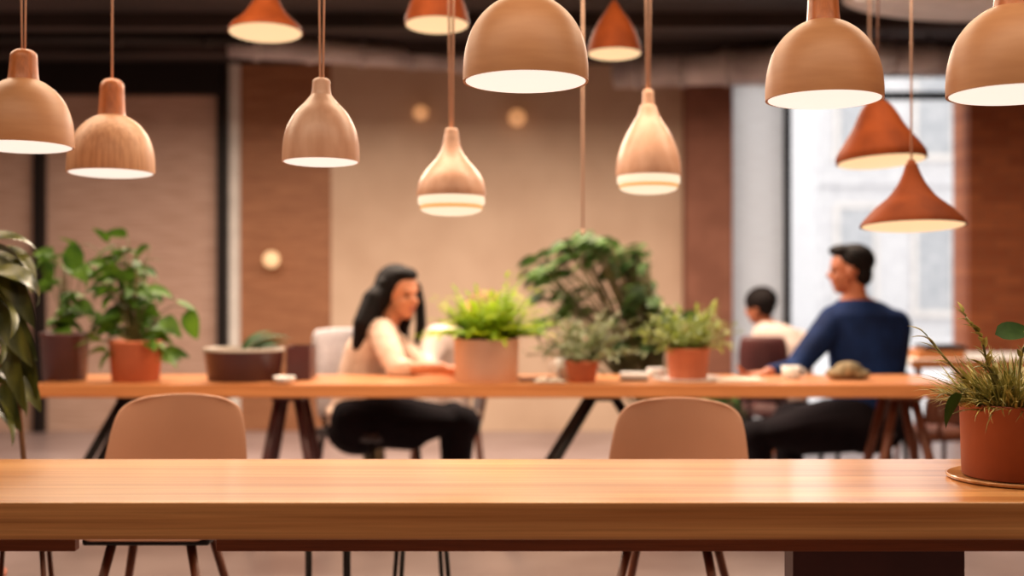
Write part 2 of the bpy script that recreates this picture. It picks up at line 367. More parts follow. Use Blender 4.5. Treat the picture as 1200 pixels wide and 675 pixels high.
# ------------------------------------------------------------------ shell chairs
def shell_chair(label, loc, rz, scale=1.0, shell='shell', legm='dowel', group='moulded shell chairs behind the oak table', arms=False):
    t = thing('shell_chair', label, 'chair', loc, rz, group)
    prof = [(0, .485, .165, .0), (.015, .502, .19, .0), (.07, .510, .21, .008), (.15, .503, .22, .018), (.27, .500, .225, .035), (.37, .512, .230, .05), (.415, .56, .232, .06),
            (.44, .62, .232, .055), (.455, .72, .222, .045), (.467, .80, .207, .035), (.474, .84, .190, .028), (.477, .858, .160, .022), (.478, .866, .118, .016)]
    b = BM(); rows = []; n = 12
    for k, (y, z, hw, cv) in enumerate(prof):
        row = []
        for i in range(n + 1):
            u = -1 + 2 * i / n; e = abs(u) ** 2.4
            seatness = 1 if k < 5 else max(0, 1 - (k - 4) / 3)
            row.append(b.verts.new((u * hw, y - cv * e * (1 - seatness) * 1.6, z + cv * e * seatness - (0.012 * e if k > 9 else 0))))
        rows.append(row)
    for a, c in zip(rows, rows[1:]):
        for i in range(n): b.faces.new((a[i], a[i + 1], c[i + 1], c[i]))
    o = obj('seat_shell', b, shell, t)
    m = o.modifiers.new('s', 'SOLIDIFY'); m.thickness = .009; m.offset = 0
    m = o.modifiers.new('ss', 'SUBSURF'); m.levels = 2; m.render_levels = 2
    for sx in (-1, 1):
        for fy, by in ((.10, -.0), (.33, .45)):
            b = BM(); tube(b, [(sx * .11, fy, .488), (sx * .215, by, 0)], [.015, .010], 12); obj('leg', b, legm, t)
    b = BM()
    for fy in (.12, .31): tube(b, [(-.115, fy, .47), (.115, fy, .47)], .008, 8)
    tube(b, [(-.115, .12, .47), (.115, .31, .47)], .006, 8); tube(b, [(.115, .12, .47), (-.115, .31, .47)], .006, 8)
    obj('seat_bracket', b, 'black_metal', t)
    obj('seat_shadow_plate', rect_bm(-.185, .185, .03, .34, .466, .490), 'black_metal', t, smooth=False, bevel=.008)  # black plate added to supply the dark shadow under the seat
    t.scale = (scale,) * 3
    return t
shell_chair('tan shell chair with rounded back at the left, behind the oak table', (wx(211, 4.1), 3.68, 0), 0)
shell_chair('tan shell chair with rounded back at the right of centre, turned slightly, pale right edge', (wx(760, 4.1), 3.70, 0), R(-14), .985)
def stool(label, px, d, hw=.12, m='black_metal', loc=None):
    t = thing('stool', label, 'stool', (wx(px, d), d, 0), R(12), 'stools whose thin legs show under the oak table')
    b = BM(); lathe(b, [(0, .46), (.14, .46), (.155, .472), (.155, .488), (.14, .50), (0, .50)], n=28); obj('seat', b, 'dark_device', t)
    for a in range(4):
        an = R(45 + 90 * a); b = BM(); tube(b, [(math.cos(an) * .09, math.sin(an) * .09, .47), (math.cos(an) * hw * 1.5, math.sin(an) * hw * 1.5, 0)], .008, 8); obj('leg', b, m, t)
stool('low black stool under the table edge, just right of the left shell chair', 384, 4.3, .06)
stool('low black stool with splayed thin legs, in the middle under the oak table', 494, 4.3, .09)
stool('low stool with dark legs, partly cut off at the left edge under the oak table', 26, 3.85, .09, 'dowel')

# ------------------------------------------------------------------ far table on trestles
FT0, FT1 = 5.77, 6.30
fx0, fx1 = wx(38, FT0), wx(1120, FT0)
t = thing('trestle_table', 'long oak table on trestle legs behind the chairs, holding the potted plants', 'table', ((fx0 + fx1) / 2, 6.03, 0)); o0 = t.location.copy()
obj('tabletop', rect_bm(fx0 - o0.x, fx1 - o0.x, FT0 - o0.y, FT1 - o0.y, TZ - .062, TZ), 'bar', t, smooth=False, bevel=.006)
for apx, sp, m in ((158, .42, 'black_metal'), (338, .17, 'maroon'), (708, .46, 'black_metal'), (1060, .19, 'dowel')):
    for s in (-1, 1):
        for yy, yf in ((5.95, 5.88), (6.12, 6.2)):
            b = BM(); x = wx(apx, 5.95) - o0.x
            tube(b, [(x + s * .04, yy - o0.y, TZ - .06), (x + s * sp, yf - o0.y, 0)], .022, 10); obj('leg', b, m, t)
    b = BM(); box(b, x - .07, x + .07, 5.90 - o0.y, 6.17 - o0.y, TZ - .09, TZ - .062); obj('trestle_head', b, m, t, smooth=False)

# ------------------------------------------------------------------ pendant lamps
PROF = {
 'dome': [(1, 0), (1.0, .22), (.965, .52), (.86, .84), (.68, 1.10), (.46, 1.28), (.27, 1.37)],
 'bell': [(1, 0), (1.0, .25), (.97, .58), (.88, .92), (.68, 1.28), (.42, 1.57), (.25, 1.78)],
 'drop': [(1, 0), (1.0, .25), (.94, .65), (.78, 1.1), (.57, 1.5), (.36, 1.85), (.24, 2.2)],
 'onion': [(1, 0), (.99, .22), (.89, .55), (.67, .86), (.43, 1.13), (.28, 1.42), (.21, 1.75)],
 'cone': [(1, 0), (.96, .25), (.80, .75), (.58, 1.2), (.34, 1.55), (.12, 1.9)],
 'flare': [(1, 0), (.90, .18), (.64, .42), (.42, .72), (.30, 1.05), (.25, 1.5)],
 'hat': [(1, 0), (.93, .12), (.70, .36), (.46, .56), (.28, .80), (.18, 1.0), (.11, 1.2)],
 'cap': [(1, .02), (.98, .2), (.78, .5), (.58, .80), (.44, 1.08), (.30, 1.3), (.15, 1.42)],
}
def pendant(px, py, hw, d, kind, shade, neck, label, neck_h=.5, neck_r=.26, cords=(0,), tilt=(2.5, 0), tiers=1, glow='glow', cordm='cord', bulge=.07, group='wooden pendant lamps'):
    r = hw / F * d; c = P(px, py, d)
    t = thing('pendant_lamp', label, 'pendant lamp', c, 0, group)
    T = Matrix.Rotation(-R(tilt[0]), 3, 'X') @ Matrix.Rotation(R(tilt[1]), 3, 'Y')
    pr = smooth_profile([(a * r, z * r) for a, z in PROF[kind]], 5); th = .035 * r
    inner = [(max(a - th, .01), z - (th * .6 if i else 0)) for i, (a, z) in enumerate(pr)][::-1]
    inner = [p for p in inner if p[1] >= 0]
    b = BM(); lathe(b, pr + inner + [pr[0]], tilt=T, n=56); obj('shade', b, shade, t)
    top = PROF[kind][-1]; z1 = top[1] * r
    if neck:
        nr = neck_r * r; b = BM()
        lathe(b, smooth_profile([(nr * 1.12, z1 - .02 * r), (nr * 1.05, z1 + .15 * neck_h * r), (nr * .98, z1 + .55 * neck_h * r), (nr * .92, z1 + .85 * neck_h * r), (nr * .55, z1 + neck_h * r), (0, z1 + neck_h * 1.02 * r)], 4), tilt=T, n=28)
        obj('neck', b, neck, t); z1 += neck_h * r * .95
    else:
        b = BM(); lathe(b, [(top[0] * r * .98, z1 - .04 * r), (top[0] * r * .6, z1 + .08 * r), (0, z1 + .1 * r)], tilt=T, n=20); obj('cap', b, shade, t)
    for i, ox in enumerate(cords):
        a = T @ Vector((0, 0, z1)); a.x += (ox * .25) * d / F
        e = Vector(((ox) * d / F, a.y, CZ - c.z + .0))
        b = BM(); tube(b, [a, e], .0032 * max(1, d / 3.6), 8); obj('cord', b, cordm, t)
    b = BM(); lathe(b, [(0, 0), (.05, 0), (.05, -.02), (.045, -.028), (0, -.028)], (0, a.y, CZ - c.z), n=24); obj('ceiling_rose', b, 'black_metal', t)
    z0 = .02 * r; rr = .955 * r
    if tiers == 2:
        b = BM(); lathe(b, [(.93 * r, .04 * r), (.965 * r, -.04 * r), (.965 * r, -.20 * r), (.90 * r, -.24 * r), (0, -.24 * r)], tilt=T, n=48); obj('upper_diffuser', b, glow, t)
        b = BM(); lathe(b, [(.86 * r, -.22 * r), (.90 * r, -.24 * r), (.91 * r, -.34 * r), (.88 * r, -.36 * r), (.84 * r, -.32 * r)], tilt=T, n=48); obj('lower_ring', b, 'glow_amber', t)
        z0 = -.33 * r; rr = .88 * r; bulge = .16
    b = BM(); lathe(b, smooth_profile([(rr, z0), (rr * .97, z0 - bulge * .45 * r), (rr * .7, z0 - bulge * r), (rr * .3, z0 - bulge * 1.25 * r), (0, z0 - bulge * 1.3 * r)], 3), tilt=T, n=48)
    obj('diffuser', b, glow, t)
    l = bpy.data.lights.new('lamp_bulb', 'SPOT'); l.energy = 8 * (r / .15) ** 2; l.color = (1, .80, .56); l.spot_size = R(165); l.spot_blend = 1; l.shadow_soft_size = 0
    lo_ = bpy.data.objects.new('lamp_bulb', l); COL.objects.link(lo_); lo_.parent = t; lo_.location = T @ Vector((0, 0, z0 - bulge * 1.3 * r - .012))
    return t
pendant(616, 96, 73.5, 3.06, 'dome', 'shade', 'neck', 'largest tan wooden dome pendant lamp, top centre, cut by the upper edge')
pendant(966, 117, 68, 3.3, 'dome', 'shade', 'neck', 'tan dome pendant lamp with orange wooden neck, in front of the window mullion', neck_h=.9)
pendant(1188, 111, 76, 3.0, 'dome', 'shade', 'neck', 'tan dome pendant lamp cut off by the right edge')
pendant(26, 172, 58, 3.6, 'dome', 'shade', 'neck', 'tan dome pendant lamp at the far left, cut by the edge', neck_h=.6, neck_r=.28, cords=(-8, 6))
pendant(130, 203, 50, 4.05, 'dome', 'shade_v', 'neck', 'wooden dome pendant lamp with vertical grain and long rounded neck, upper left', neck_h=.84, neck_r=.29)
pendant(376, 190, 45, 3.6, 'bell', 'shade_pale', 'shade_pale', 'pale wooden bell pendant lamp above the timber panel, hanging on two cords', neck_h=.42, neck_r=.24, cords=(-6, 8))
pendant(529, 231, 40.5, 4.4, 'onion', 'shade_pale', 'shade_pale', 'pale onion shaped pendant lamp with double glowing ring, above the fern', neck_h=.25, neck_r=.2, cords=(-6, 4), tiers=2, glow='glow_soft')
pendant(760, 207, 38, 4.6, 'drop', 'shade_pale', 'shade_pale', 'pale drop shaped pendant lamp with double glowing ring, right of centre', neck_h=.5, neck_r=.18, cords=(-5, 5), tiers=2, glow='glow_soft')
pendant(311, 38, 44, 5.2, 'flare', 'shade_rust', None, 'rust coloured flared pendant lamp at the top left, showing its round glowing underside', tilt=(5, 0), glow='glow_warm', bulge=.12, cordm='cord_dark', group='rust coloured pendant lamps')
pendant(512, 29, 38, 5.2, 'cone', 'shade_rust', None, 'rust pendant lamp cut by the top edge, just left of the largest dome', tilt=(5, 0), glow='glow_warm', bulge=.12, cordm='cord_dark', group='rust coloured pendant lamps')
pendant(720, 63, 32, 5.4, 'cone', 'shade_rust', None, 'small rust cone pendant lamp just right of the largest dome', tilt=(4, 0), glow='glow_warm', bulge=.12, cordm='cord_dark', group='rust coloured pendant lamps')
pendant(1033, 190, 52, 5.0, 'cap', 'shade_rust', None, 'dark rust hat shaped pendant lamp against the window, the upper of two', tilt=(5, -3), glow='glow_warm', cordm='cord_dark', group='rust coloured pendant lamps')
pendant(1070, 265, 61, 4.5, 'hat', 'shade_rust', None, 'wide rust hat shaped pendant lamp against the window, the lowest hanging one', tilt=(5, 0), glow='glow_warm', cordm='cord', group='rust coloured pendant lamps')
for px, d, z1, lab in ((683, 5.2, 1.42, 'long thin pale hanging cord in the middle, ending above the climbing plant'), (1019, 5.7, 2.28, 'short thin hanging cord right of the dome lamp in front of the mullion')):
    b = BM(); tube(b, [(0, 0, 0), (0, 0, z1 - CZ)], .0045, 8); ell(b, (0, 0, z1 - CZ), (.008, .008, .014))
    tag(obj('hanging_cord', b, 'cord', loc=(wx(px, d), d, CZ)), lab, 'cord')

# ------------------------------------------------------------------ pots and plants
random.seed(7)
def pot(t, r_top, r_bot, h, m, rim=.006, soil=True, sx=1, sy=1, rimm=None):
    b = BM(); w_ = .008
    lathe(b, [(0, 0), (r_bot * .96, 0), (r_bot, .004), (r_top - .001, h - rim * 3), (r_top + rim * .5, h - rim * 2.4), (r_top + rim * .5, h - .002), (r_top, h), (r_top - w_, h), (r_top - w_ * 1.4, h * .86), (0, h * .86)], n=44, sx=sx, sy=sy)
    obj('pot', b, m, t)
    if rimm:
        b = BM(); lathe(b, [(r_top + .004, h - .012), (r_top + .006, h + .002), (r_top - .012, h + .003), (r_top - .012, h - .012)], n=44, sx=sx, sy=sy); obj('rim', b, rimm, t)
    if soil:
        b = BM(); lathe(b, [(r_top - w_ * 1.3, h * .87), (r_top * .6, h * .9), (0, h * .92)], n=24, sx=sx, sy=sy); obj('soil', b, 'soil', t)
def rnd(a, b_): return random.uniform(a, b_)
def leafy(t, base, clusters, d, depth, Lr, Wr, m, stemr=.003, droop=.7, stemm='stem', dirf=None, fold=.25):
    """clusters: (px, py, rx, ry, n): leaves set round these places, each on a stem from the pot"""
    bl_, bs = BM(), BM(); o = t.location; base = Vector(base)
    for (px, py, rx, ry, n) in clusters:
        for i in range(n):
            a = rnd(0, 6.283); q = math.sqrt(random.random())
            p = P(px + math.cos(a) * rx * q, py + math.sin(a) * ry * q, d + rnd(-depth, depth)) - o
            out = (p - base); h = out.copy(); h.z = 0
            dr = Vector((h.x * 1.2 + rnd(-.6, .6) * .15, h.y + rnd(-.15, .12), rnd(-.05, .12))) if dirf is None else Vector(dirf(p))
            if dr.length < .01: dr = Vector((1, 0, 0))
            L = rnd(*Lr); Wd = rnd(*Wr); dr.normalize()
            st = p - dr * L * .5
            leaf(bl_, st, dr, L, Wd, droop * rnd(.6, 1.4), 6, fold, rnd(-.9, .9))
            mid = base.lerp(st, .55); mid.z = base.z + (st.z - base.z) * .75
            tube(bs, bez(base + Vector((rnd(-.02, .02), rnd(-.02, .02), 0)), mid, st, 6), stemr, 5)
    obj('stems', bs, stemm, t); o_ = obj('foliage', bl_, m, t); return o_

# maroon pot with broad leaves, far table left
t = thing('potted_plant', 'broad leaved plant in a maroon pot at the left end of the far table', 'potted plant', (wx(76, 6.0), 6.0, TZ), 0, 'potted plants on the far table')
pot(t, .112, .098, .222, 'maroon')
leafy(t, (0, 0, .19), [(60, 318, 18, 30, 7), (88, 345, 18, 30, 8), (70, 370, 22, 16, 7), (98, 320, 10, 20, 3)], 6.0, .08, (.12, .17), (.07, .10), 'leaf', droop=.9)
b = BM()
for (px, py, dx, L, Wd) in ((86, 300, .03, .15, .10), (57, 312, -.1, .14, .09)):
    st = P(px, py + 18, 5.95) - t.location; leaf(b, st, (dx, -.12, 1), L, Wd, .25, 8, .15, .25, .55)
obj('large_leaves', b, 'leaf', t)
# terracotta pothos
t = thing('potted_plant', 'tall leafy green plant in an orange terracotta pot, right of the maroon pot', 'potted plant', (wx(159, 5.95), 5.95, TZ), 0, 'potted plants on the far table')
pot(t, .122, .108, .19, 'terracotta')
leafy(t, (0, 0, .16), [(128, 290, 16, 34, 9), (118, 320, 20, 30, 13), (150, 320, 22, 34, 16), (140, 365, 34, 26, 26), (176, 385, 26, 18, 18), (118, 395, 14, 26, 9), (172, 345, 16, 20, 7), (200, 412, 8, 14, 6)], 5.95, .12, (.10, .17), (.045, .08), 'leaf', droop=1.0)
b = BM(); bs = BM()
for (px, py, dr, L, Wd, rl) in ((206, 352, (1, -.2, -.35), .12, .05, .2), (221, 362, (.25, -.3, -1), .15, .11, 1.2), (90, 288, (-.4, -.2, .3), .09, .03, .4), (170, 305, (.6, 0, .1), .08, .03, 0)):
    st = P(px, py, 5.9) - t.location; leaf(b, st, dr, L, Wd, .3, 8, .15, rl, .5)
    tube(bs, bez(Vector((.02, 0, .16)), Vector((st.x * .5, 0, st.z + .07)), st, 8), .0028, 5)
obj('trailing_leaves', b, 'leaf', t); obj('long_stems', bs, 'stem', t)
# low bowl planter with an arching leaf
t = thing('bowl_planter', 'low wide dark bowl planter with a pale rim, in front of the timber panel', 'planter', (wx(286, 5.97), 5.97, TZ), 0)
pot(t, .185, .168, .15, 'maroon', sx=1, sy=.75, rimm='rim_grey')
b = BM()
for (a, c, L) in (((-.0, .02, .14), (1, 0, 1.1), .24), ((.02, .0, .13), (.9, .0, .9), .21), ((-.02, .05, .13), (.6, .2, 1.3), .20), ((.05, 0, .13), (.8, .3, .7), .16)):
    leaf(b, a, c, L, .05, 1.2, 9, .3, .5)
obj('foliage', b, 'leaf_deep', t)
b = BM(); box(b, -.055, .055, -.09, .09, 0, .155)
bmesh.ops.delete(b, geom=[f for f in b.faces if f.calc_center_median().z > .15], context='FACES')
o = obj('square_planter', b, 'maroon', loc=(wx(353, 6.06), 6.06, TZ), smooth=False)
m = o.modifiers.new('s', 'SOLIDIFY'); m.thickness = .008; m.offset = -1
tag(o, 'small square dark container right beside the low bowl planter', 'container')
b = BM(); lathe(b, [(0, 0), (.03, 0), (.045, .012), (.052, .03), (.049, .03), (.04, .014), (0, .01)], n=28)
tag(obj('small_dish', b, 'white_ceramic', loc=(wx(334, 5.85), 5.83, TZ)), 'small white dish in front of the dark containers', 'dish')
# fern
t = thing('potted_fern', 'bright green fern in a peach clay pot in the middle of the far table', 'potted plant', (wx(570, 5.95), 5.95, TZ), 0, 'potted plants on the far table')
pot(t, .152, .146, .198, 'cream_pot', rim=.001)
b = BM()
for i in range(110):
    a = rnd(0, 6.283); el = rnd(.45, 1.45); L = rnd(.15, .27) * (1.12 if math.cos(a) > .5 else 1)
    p = Vector((math.cos(a) * rnd(0, .11), math.sin(a) * rnd(0, .11), .185)); d = Vector((math.cos(a) * math.cos(el), math.sin(a) * math.cos(el), math.sin(el)))
    n = 13
    for k in range(n):
        t_ = k / (n - 1); sd = d.cross(Vector((0, 0, 1))).normalized(); wl = .060 * math.sin(math.pi * (.12 + .86 * t_)) ** .7
        for s in (-1, 1): leaf(b, p, sd * s + d * .7 + Vector((0, 0, .1)), wl, .024, .5, 3, .2, rnd(-.3, .3))
        p = p + d * L / n; d = (d + Vector((0, 0, -.07))).normalized()
    leaf(b, p, d, .05, .02, .3, 3)
obj('fronds', b, 'fern', t)
# feathery grey-green plant
t = thing('potted_plant', 'wispy grey-green plant in a small terracotta pot right of the fern', 'potted plant', (wx(682, 5.9), 5.9, TZ), 0, 'potted plants on the far table')
pot(t, .078, .062, .10, 'terracotta')
def wisps(t, n, z0, Lr, spread, m, nl=8, wl=.03, seed=1, top=1.35, lw=.35):
    random.seed(seed); b = BM(); bs = BM()
    for i in range(n):
        a = rnd(0, 6.283); el = rnd(spread, top); L = rnd(*Lr); p = Vector((math.cos(a) * .03, math.sin(a) * .03, z0)); d = Vector((math.cos(a) * math.cos(el), math.sin(a) * math.cos(el) * .7, math.sin(el))); pts = [p.copy()]
        for k in range(nl):
            p = p + d * L / nl; d = (d + Vector((0, 0, -.07))).normalized(); pts.append(p.copy())
            for s in range(2): leaf(b, p, Vector((rnd(-1, 1), rnd(-1, 1), rnd(-.2, .9))) + d * .7, wl * rnd(.7, 1.3), wl * lw, .5, 3, .2)
        tube(bs, pts, .0018, 4)
    obj('stems', bs, 'stem', t); obj('foliage', b, m, t)
wisps(t, 50, .08, (.16, .31), .35, 'leaf_grey', 9, .040, 3)
t = thing('potted_plant', 'loose pale green plant in a terracotta pot near the blind, far table', 'potted plant', (wx(806, 6.02), 6.02, TZ), 0, 'potted plants on the far table')
pot(t, .100, .090, .145, 'terracotta')
wisps(t, 50, .12, (.13, .24), .3, 'leaf_light', 8, .05, 9)
b = BM(); lathe(b, [(0, 0), (.15, 0), (.165, .008), (.16, .010), (.14, .004), (0, .004)], n=40)
t.location.z = TZ + .005
tag(obj('plate', b, 'white_ceramic', loc=(wx(806, 6.02), 6.02, TZ)), 'flat pale plate under the terracotta pot near the blind', 'plate')

# big climbing plant behind the table
t = thing('climbing_plant', 'large dark green climbing plant arching up behind the far table', 'plant', (wx(772, 7.3), 7.3, 0))
pot(t, .20, .16, .36, 'terracotta_dark')
random.seed(21)
leafy(t, (0, 0, .32), [(622, 318, 22, 16, 12), (650, 296, 22, 14, 16), (680, 286, 26, 14, 18), (712, 296, 22, 16, 16), (742, 300, 16, 16, 14), (728, 325, 24, 20, 16), (752, 350, 18, 26, 22), (768, 382, 24, 22, 24), (738, 405, 34, 22, 20), (660, 330, 34, 22, 10), (690, 360, 40, 26, 12), (640, 365, 26, 30, 10), (690, 405, 60, 24, 14), (806, 385, 18, 18, 8), (845, 480, 22, 26, 20), (850, 515, 16, 20, 14), (812, 460, 30, 20, 10)], 7.3, .2, (.12, .19), (.07, .11), 'leaf_dark', stemr=.004, droop=1.1)

# foreground plant at the left edge
t = thing('rubber_plant', 'large plant with long drooping glossy leaves at the left edge, nearest of the plants', 'plant', (wx(-46, 4.25), 4.25, 0))
pot(t, .14, .11, .26, 'terracotta_dark'); lo = t.location
b = BM(); bs = BM(); trunk = [Vector((0, 0, .22)), P(28, 540, 4.25) - lo, P(20, 450, 4.25) - lo, P(-15, 340, 4.25) - lo, P(-20, 280, 4.25) - lo]
tube(bs, trunk, [.014, .010, .009, .008, .005], 8)
random.seed(5)
for (px, py, dx, dz, L, Wd, dp, rl) in ((-22, 292, 1, .25, .25, .075, 1.7, -.4), (-15, 300, 1, .1, .20, .07, 1.6, .5), (-8, 330, 1, -.2, .22, .075, 1.3, .2), (-20, 345, 1, 0, .24, .08, 1.6, -.5), (-12, 372, 1, .0, .22, .075, 1.7, .4),
        (-6, 400, .8, -.3, .24, .08, 1.2, -.3), (4, 425, .8, -.5, .22, .075, .9, .5), (-18, 430, 1, -.2, .24, .08, 1.3, .1), (-10, 458, .8, -.7, .22, .07, .6, -.5), (-25, 285, .9, .6, .22, .06, 1.5, .6), (0, 290, 1, .0, .20, .06, 1.4, .2),
        (-16, 395, 1, .2, .22, .07, 1.9, .7), (0, 350, .7, -.9, .26, .07, .4, .8), (-8, 318, .9, .1, .26, .075, 2.0, .8), (-30, 370, 1, -.3, .26, .085, 1, -.7), (-20, 470, 1, -.4, .17, .06, 1.2, .5), (8, 380, .4, -1, .28, .075, .3, -.8), (-30, 320, .8, -.6, .28, .08, .7, .3), (-14, 310, 1, -.1, .22, .09, 1.5, .9), (-10, 362, .8, -.5, .20, .08, .9, .9), (-8, 415, .6, -.8, .19, .07, .8, .9), (6, 400, .4, -1, .26, .06, .3, .7), (2, 450, .5, -1, .18, .06, .4, .9), (-6, 300, .6, -1, .28, .08, .3, 1.0), (-18, 350, .7, -.9, .28, .08, .4, 1.0)):
    st = P(px, py, 4.25 + rnd(-.1, .1)) - lo; leaf(b, st, (dx, rnd(-.5, .3), dz), L * .97, Wd, dp, 11, .3, rl, .5)
    tr = P(-12, py + 20, 4.25) - lo; tube(bs, [tr, st], .003, 5)
obj('trunk', bs, 'bark', t); obj('foliage', b, 'leaf_olive', t)

# right foreground pot on a tray, near table
cx = wx(1202, 3.12); t = thing('serving_tray', 'round thin wooden tray under the brown pot at the right of the near table', 'tray', (cx, 3.17, TZ))
b = BM(); lathe(b, [(0, 0), (.160, 0), (.168, .004), (.170, .011), (.164, .011), (.160, .007), (0, .007)], n=56); obj('tray_base', b, 'desk', t)
t = thing('potted_herb', 'wispy grassy herb in a brown terracotta pot at the right end of the near table', 'potted plant', (cx, 3.17, TZ + .008))
pot(t, .138, .132, .182, 'terracotta_dark', rim=.0015); random.seed(11)
b = BM()
for i in range(1300):
    a = rnd(0, 6.283); q = rnd(0, .12); el = rnd(.62, 1.5); d = Vector((math.cos(a) * math.cos(el), math.sin(a) * math.cos(el), math.sin(el)))
    leaf(b, (math.cos(a) * q, math.sin(a) * q, .155), d, rnd(.09, .185), rnd(.003, .007), rnd(.2, 1.5), 6, .2, rnd(-1, 1))
obj('grass_blades', b, 'grass', t)
b = BM(); bs = BM(); lo = t.location
for pts, lw in (([(1168, 476), (1140, 455), (1112, 425), (1088, 396)], .05), ([(1172, 470), (1158, 430), (1150, 395), (1132, 372)], .035), ([(1180, 470), (1168, 440), (1150, 428)], .03), ([(1160, 480), (1135, 470), (1110, 462)], .03), ([(1192, 470), (1196, 420), (1204, 396)], .03)):
    w3 = [P(x, y, 3.10) - lo for x, y in pts]; tube(bs, w3, .003, 6)
    for i in range(len(w3) - 1):
        for k in range(7):
            p = w3[i].lerp(w3[i + 1], k / 5); dd = (w3[i + 1] - w3[i]).normalized()
            leaf(b, p, dd * 1.3 + Vector((rnd(-.8, .8), rnd(-.6, .6), rnd(-.4, .8))), lw * rnd(.8, 1.2), .016, .6, 5, .3)
    leaf(b, w3[-1], (w3[-1] - w3[-2]), .045, .014, .3, 5)
obj('herb_sprigs', b, 'grass', t); obj('stems', bs, 'stem', t)
b = BM(); st = P(1128, 462, 3.02) - lo
tube(bs2 := BM(), bez(Vector((-.13, -.03, .18)), Vector((-.15, -.05, .215)), st, 6), .0025, 5); obj('leaf_stalk', bs2, 'stem', t)
leaf(b, st, (-.6, -.1, -.5), .105, .055, .7, 8, .2, 1.0, .5); leaf(b, P(1166, 392, 3.1) - lo, (1, -.1, .25), .10, .055, .5, 8, .2, .9, .5)
obj('broad_leaves', b, 'leaf_deep', t)

# ------------------------------------------------------------------ small things on the far table
b = BM(); box(b, -.09, .09, -.06, .06, 0, .012); o = tag(obj('notebook', b, 'dowel', loc=(wx(631, 5.95), 5.99, TZ), smooth=False, bevel=.002), 'flat brown notebook on the far table right of the fern', 'notebook'); o.rotation_euler.z = R(8)
t = thing('open_book', 'open book with cream pages lying between the fern and the small terracotta pot', 'book', (wx(644, 5.87), 5.87, TZ))
b = BM()
for s in (-1, 1):
    prev = None
    for i in range(7):
        u = i / 6; x = s * u * .07; z = .006 + .016 * math.sin(math.pi * min(1, u * 1.15)) * (1 - u * .4)
        c = [b.verts.new((x, -.055, z)), b.verts.new((x, .055, z)), b.verts.new((x, .055, .003)), b.verts.new((x, -.055, .003))]
        if prev: bridge(b, prev, c)
        else: b.faces.new(c)
        prev = c
    b.faces.new(prev)
obj('pages', b, 'paper', t); b = BM(); box(b, -.074, .074, -.058, .058, 0, .003); obj('cover', b, 'dowel', t, smooth=False)
def mug(name, label, px, d, r=.036, h=.085, m='white_ceramic', side=1):
    t = thing(name, label, 'cup', (wx(px, d), d, TZ))
    b = BM(); lathe(b, [(0, 0), (r * .8, 0), (r * .9, .006), (r, h), (r - .003, h), (r * .85, .01), (0, .01)], n=32); obj('cup_body', b, m, t)
    b = BM(); tube(b, [(side * r * .9, 0, h * .8), (side * (r + .018), 0, h * .78), (side * (r + .024), 0, h * .5), (side * (r + .014), 0, h * .25), (side * r * .88, 0, h * .22)], .004, 8); obj('handle', b, m, t)
mug('cup', 'white cup half behind the small terracotta pot', 661, 6.05, .04, .095, side=-1)
t = thing('laptop', 'dark flat device on the far table between the small pot and the plate', 'laptop', (wx(743, 6.0), 6.0, TZ), R(-6))
b = BM(); box(b, -.065, .065, -.07, .07, 0, .012); obj('base', b, 'dark_device', t, smooth=False, bevel=.003)
b = BM(); box(b, -.065, .065, -.07, .07, .013, .032); obj('lid', b, 'white_ceramic', t, smooth=False, bevel=.003)
mug('cup', 'low white cup between the dark device and the plate', 768, 6.12, .042, .045)
b = BM(); box(b, -.11, .11, -.08, .08, 0, .004); box(b, -.09, .12, -.085, .07, .004, .007); o = tag(obj('paper_sheets', b, 'paper', loc=(wx(862, 5.98), 5.98, TZ), smooth=False), 'loose white paper sheets on the far table right of the plate', 'paper'); o.rotation_euler.z = R(10)
mug('cup', 'white cup in front of the seated man', 927, 6.05, .045, .06)
b = BM()
for i, (x, w_, h) in enumerate(((-.05, .06, .05), (0, .07, .075), (.05, .055, .045))): ell(b, (x, 0, h * .58), (w_, .06, h * .55), None, 18, 10)
o = fuse(obj('cloth_pouch', b, 'khaki', loc=(wx(994, 6.02), 6.02, TZ)), .006, 3); tag(o, 'crumpled khaki cloth pouch on the far table in front of the man in navy', 'pouch')
# second table at the right rear
t = thing('side_table', 'white topped table with a wooden edge behind the man at the right', 'table', (wx(1150, 7.6), 7.8, 0))
obj('tabletop', rect_bm(-.46, .5, -.35, .35, .70, .74), 'white_paint', t, smooth=False, bevel=.004)
obj('edge_band', rect_bm(-.465, .505, -.36, -.35, .69, .74), 'bar', t, smooth=False)
for x in (-.4, .44):
    for y in (-.28, .28):
        b = BM(); tube(b, [(x, y, .70), (x * 1.05, y * 1.1, 0)], [.02, .014], 10); obj('leg', b, 'dowel', t)
t = thing('wooden_box', 'shallow wooden box with a dark lid on the white topped table', 'box', (wx(1092, 7.7), 7.62, .74))
obj('body', rect_bm(-.14, .14, -.1, .1, 0, .055), 'bar', t, smooth=False, bevel=.004); obj('lid', rect_bm(-.10, .145, -.105, .105, .055, .08), 'dark_device', t, smooth=False, bevel=.004)

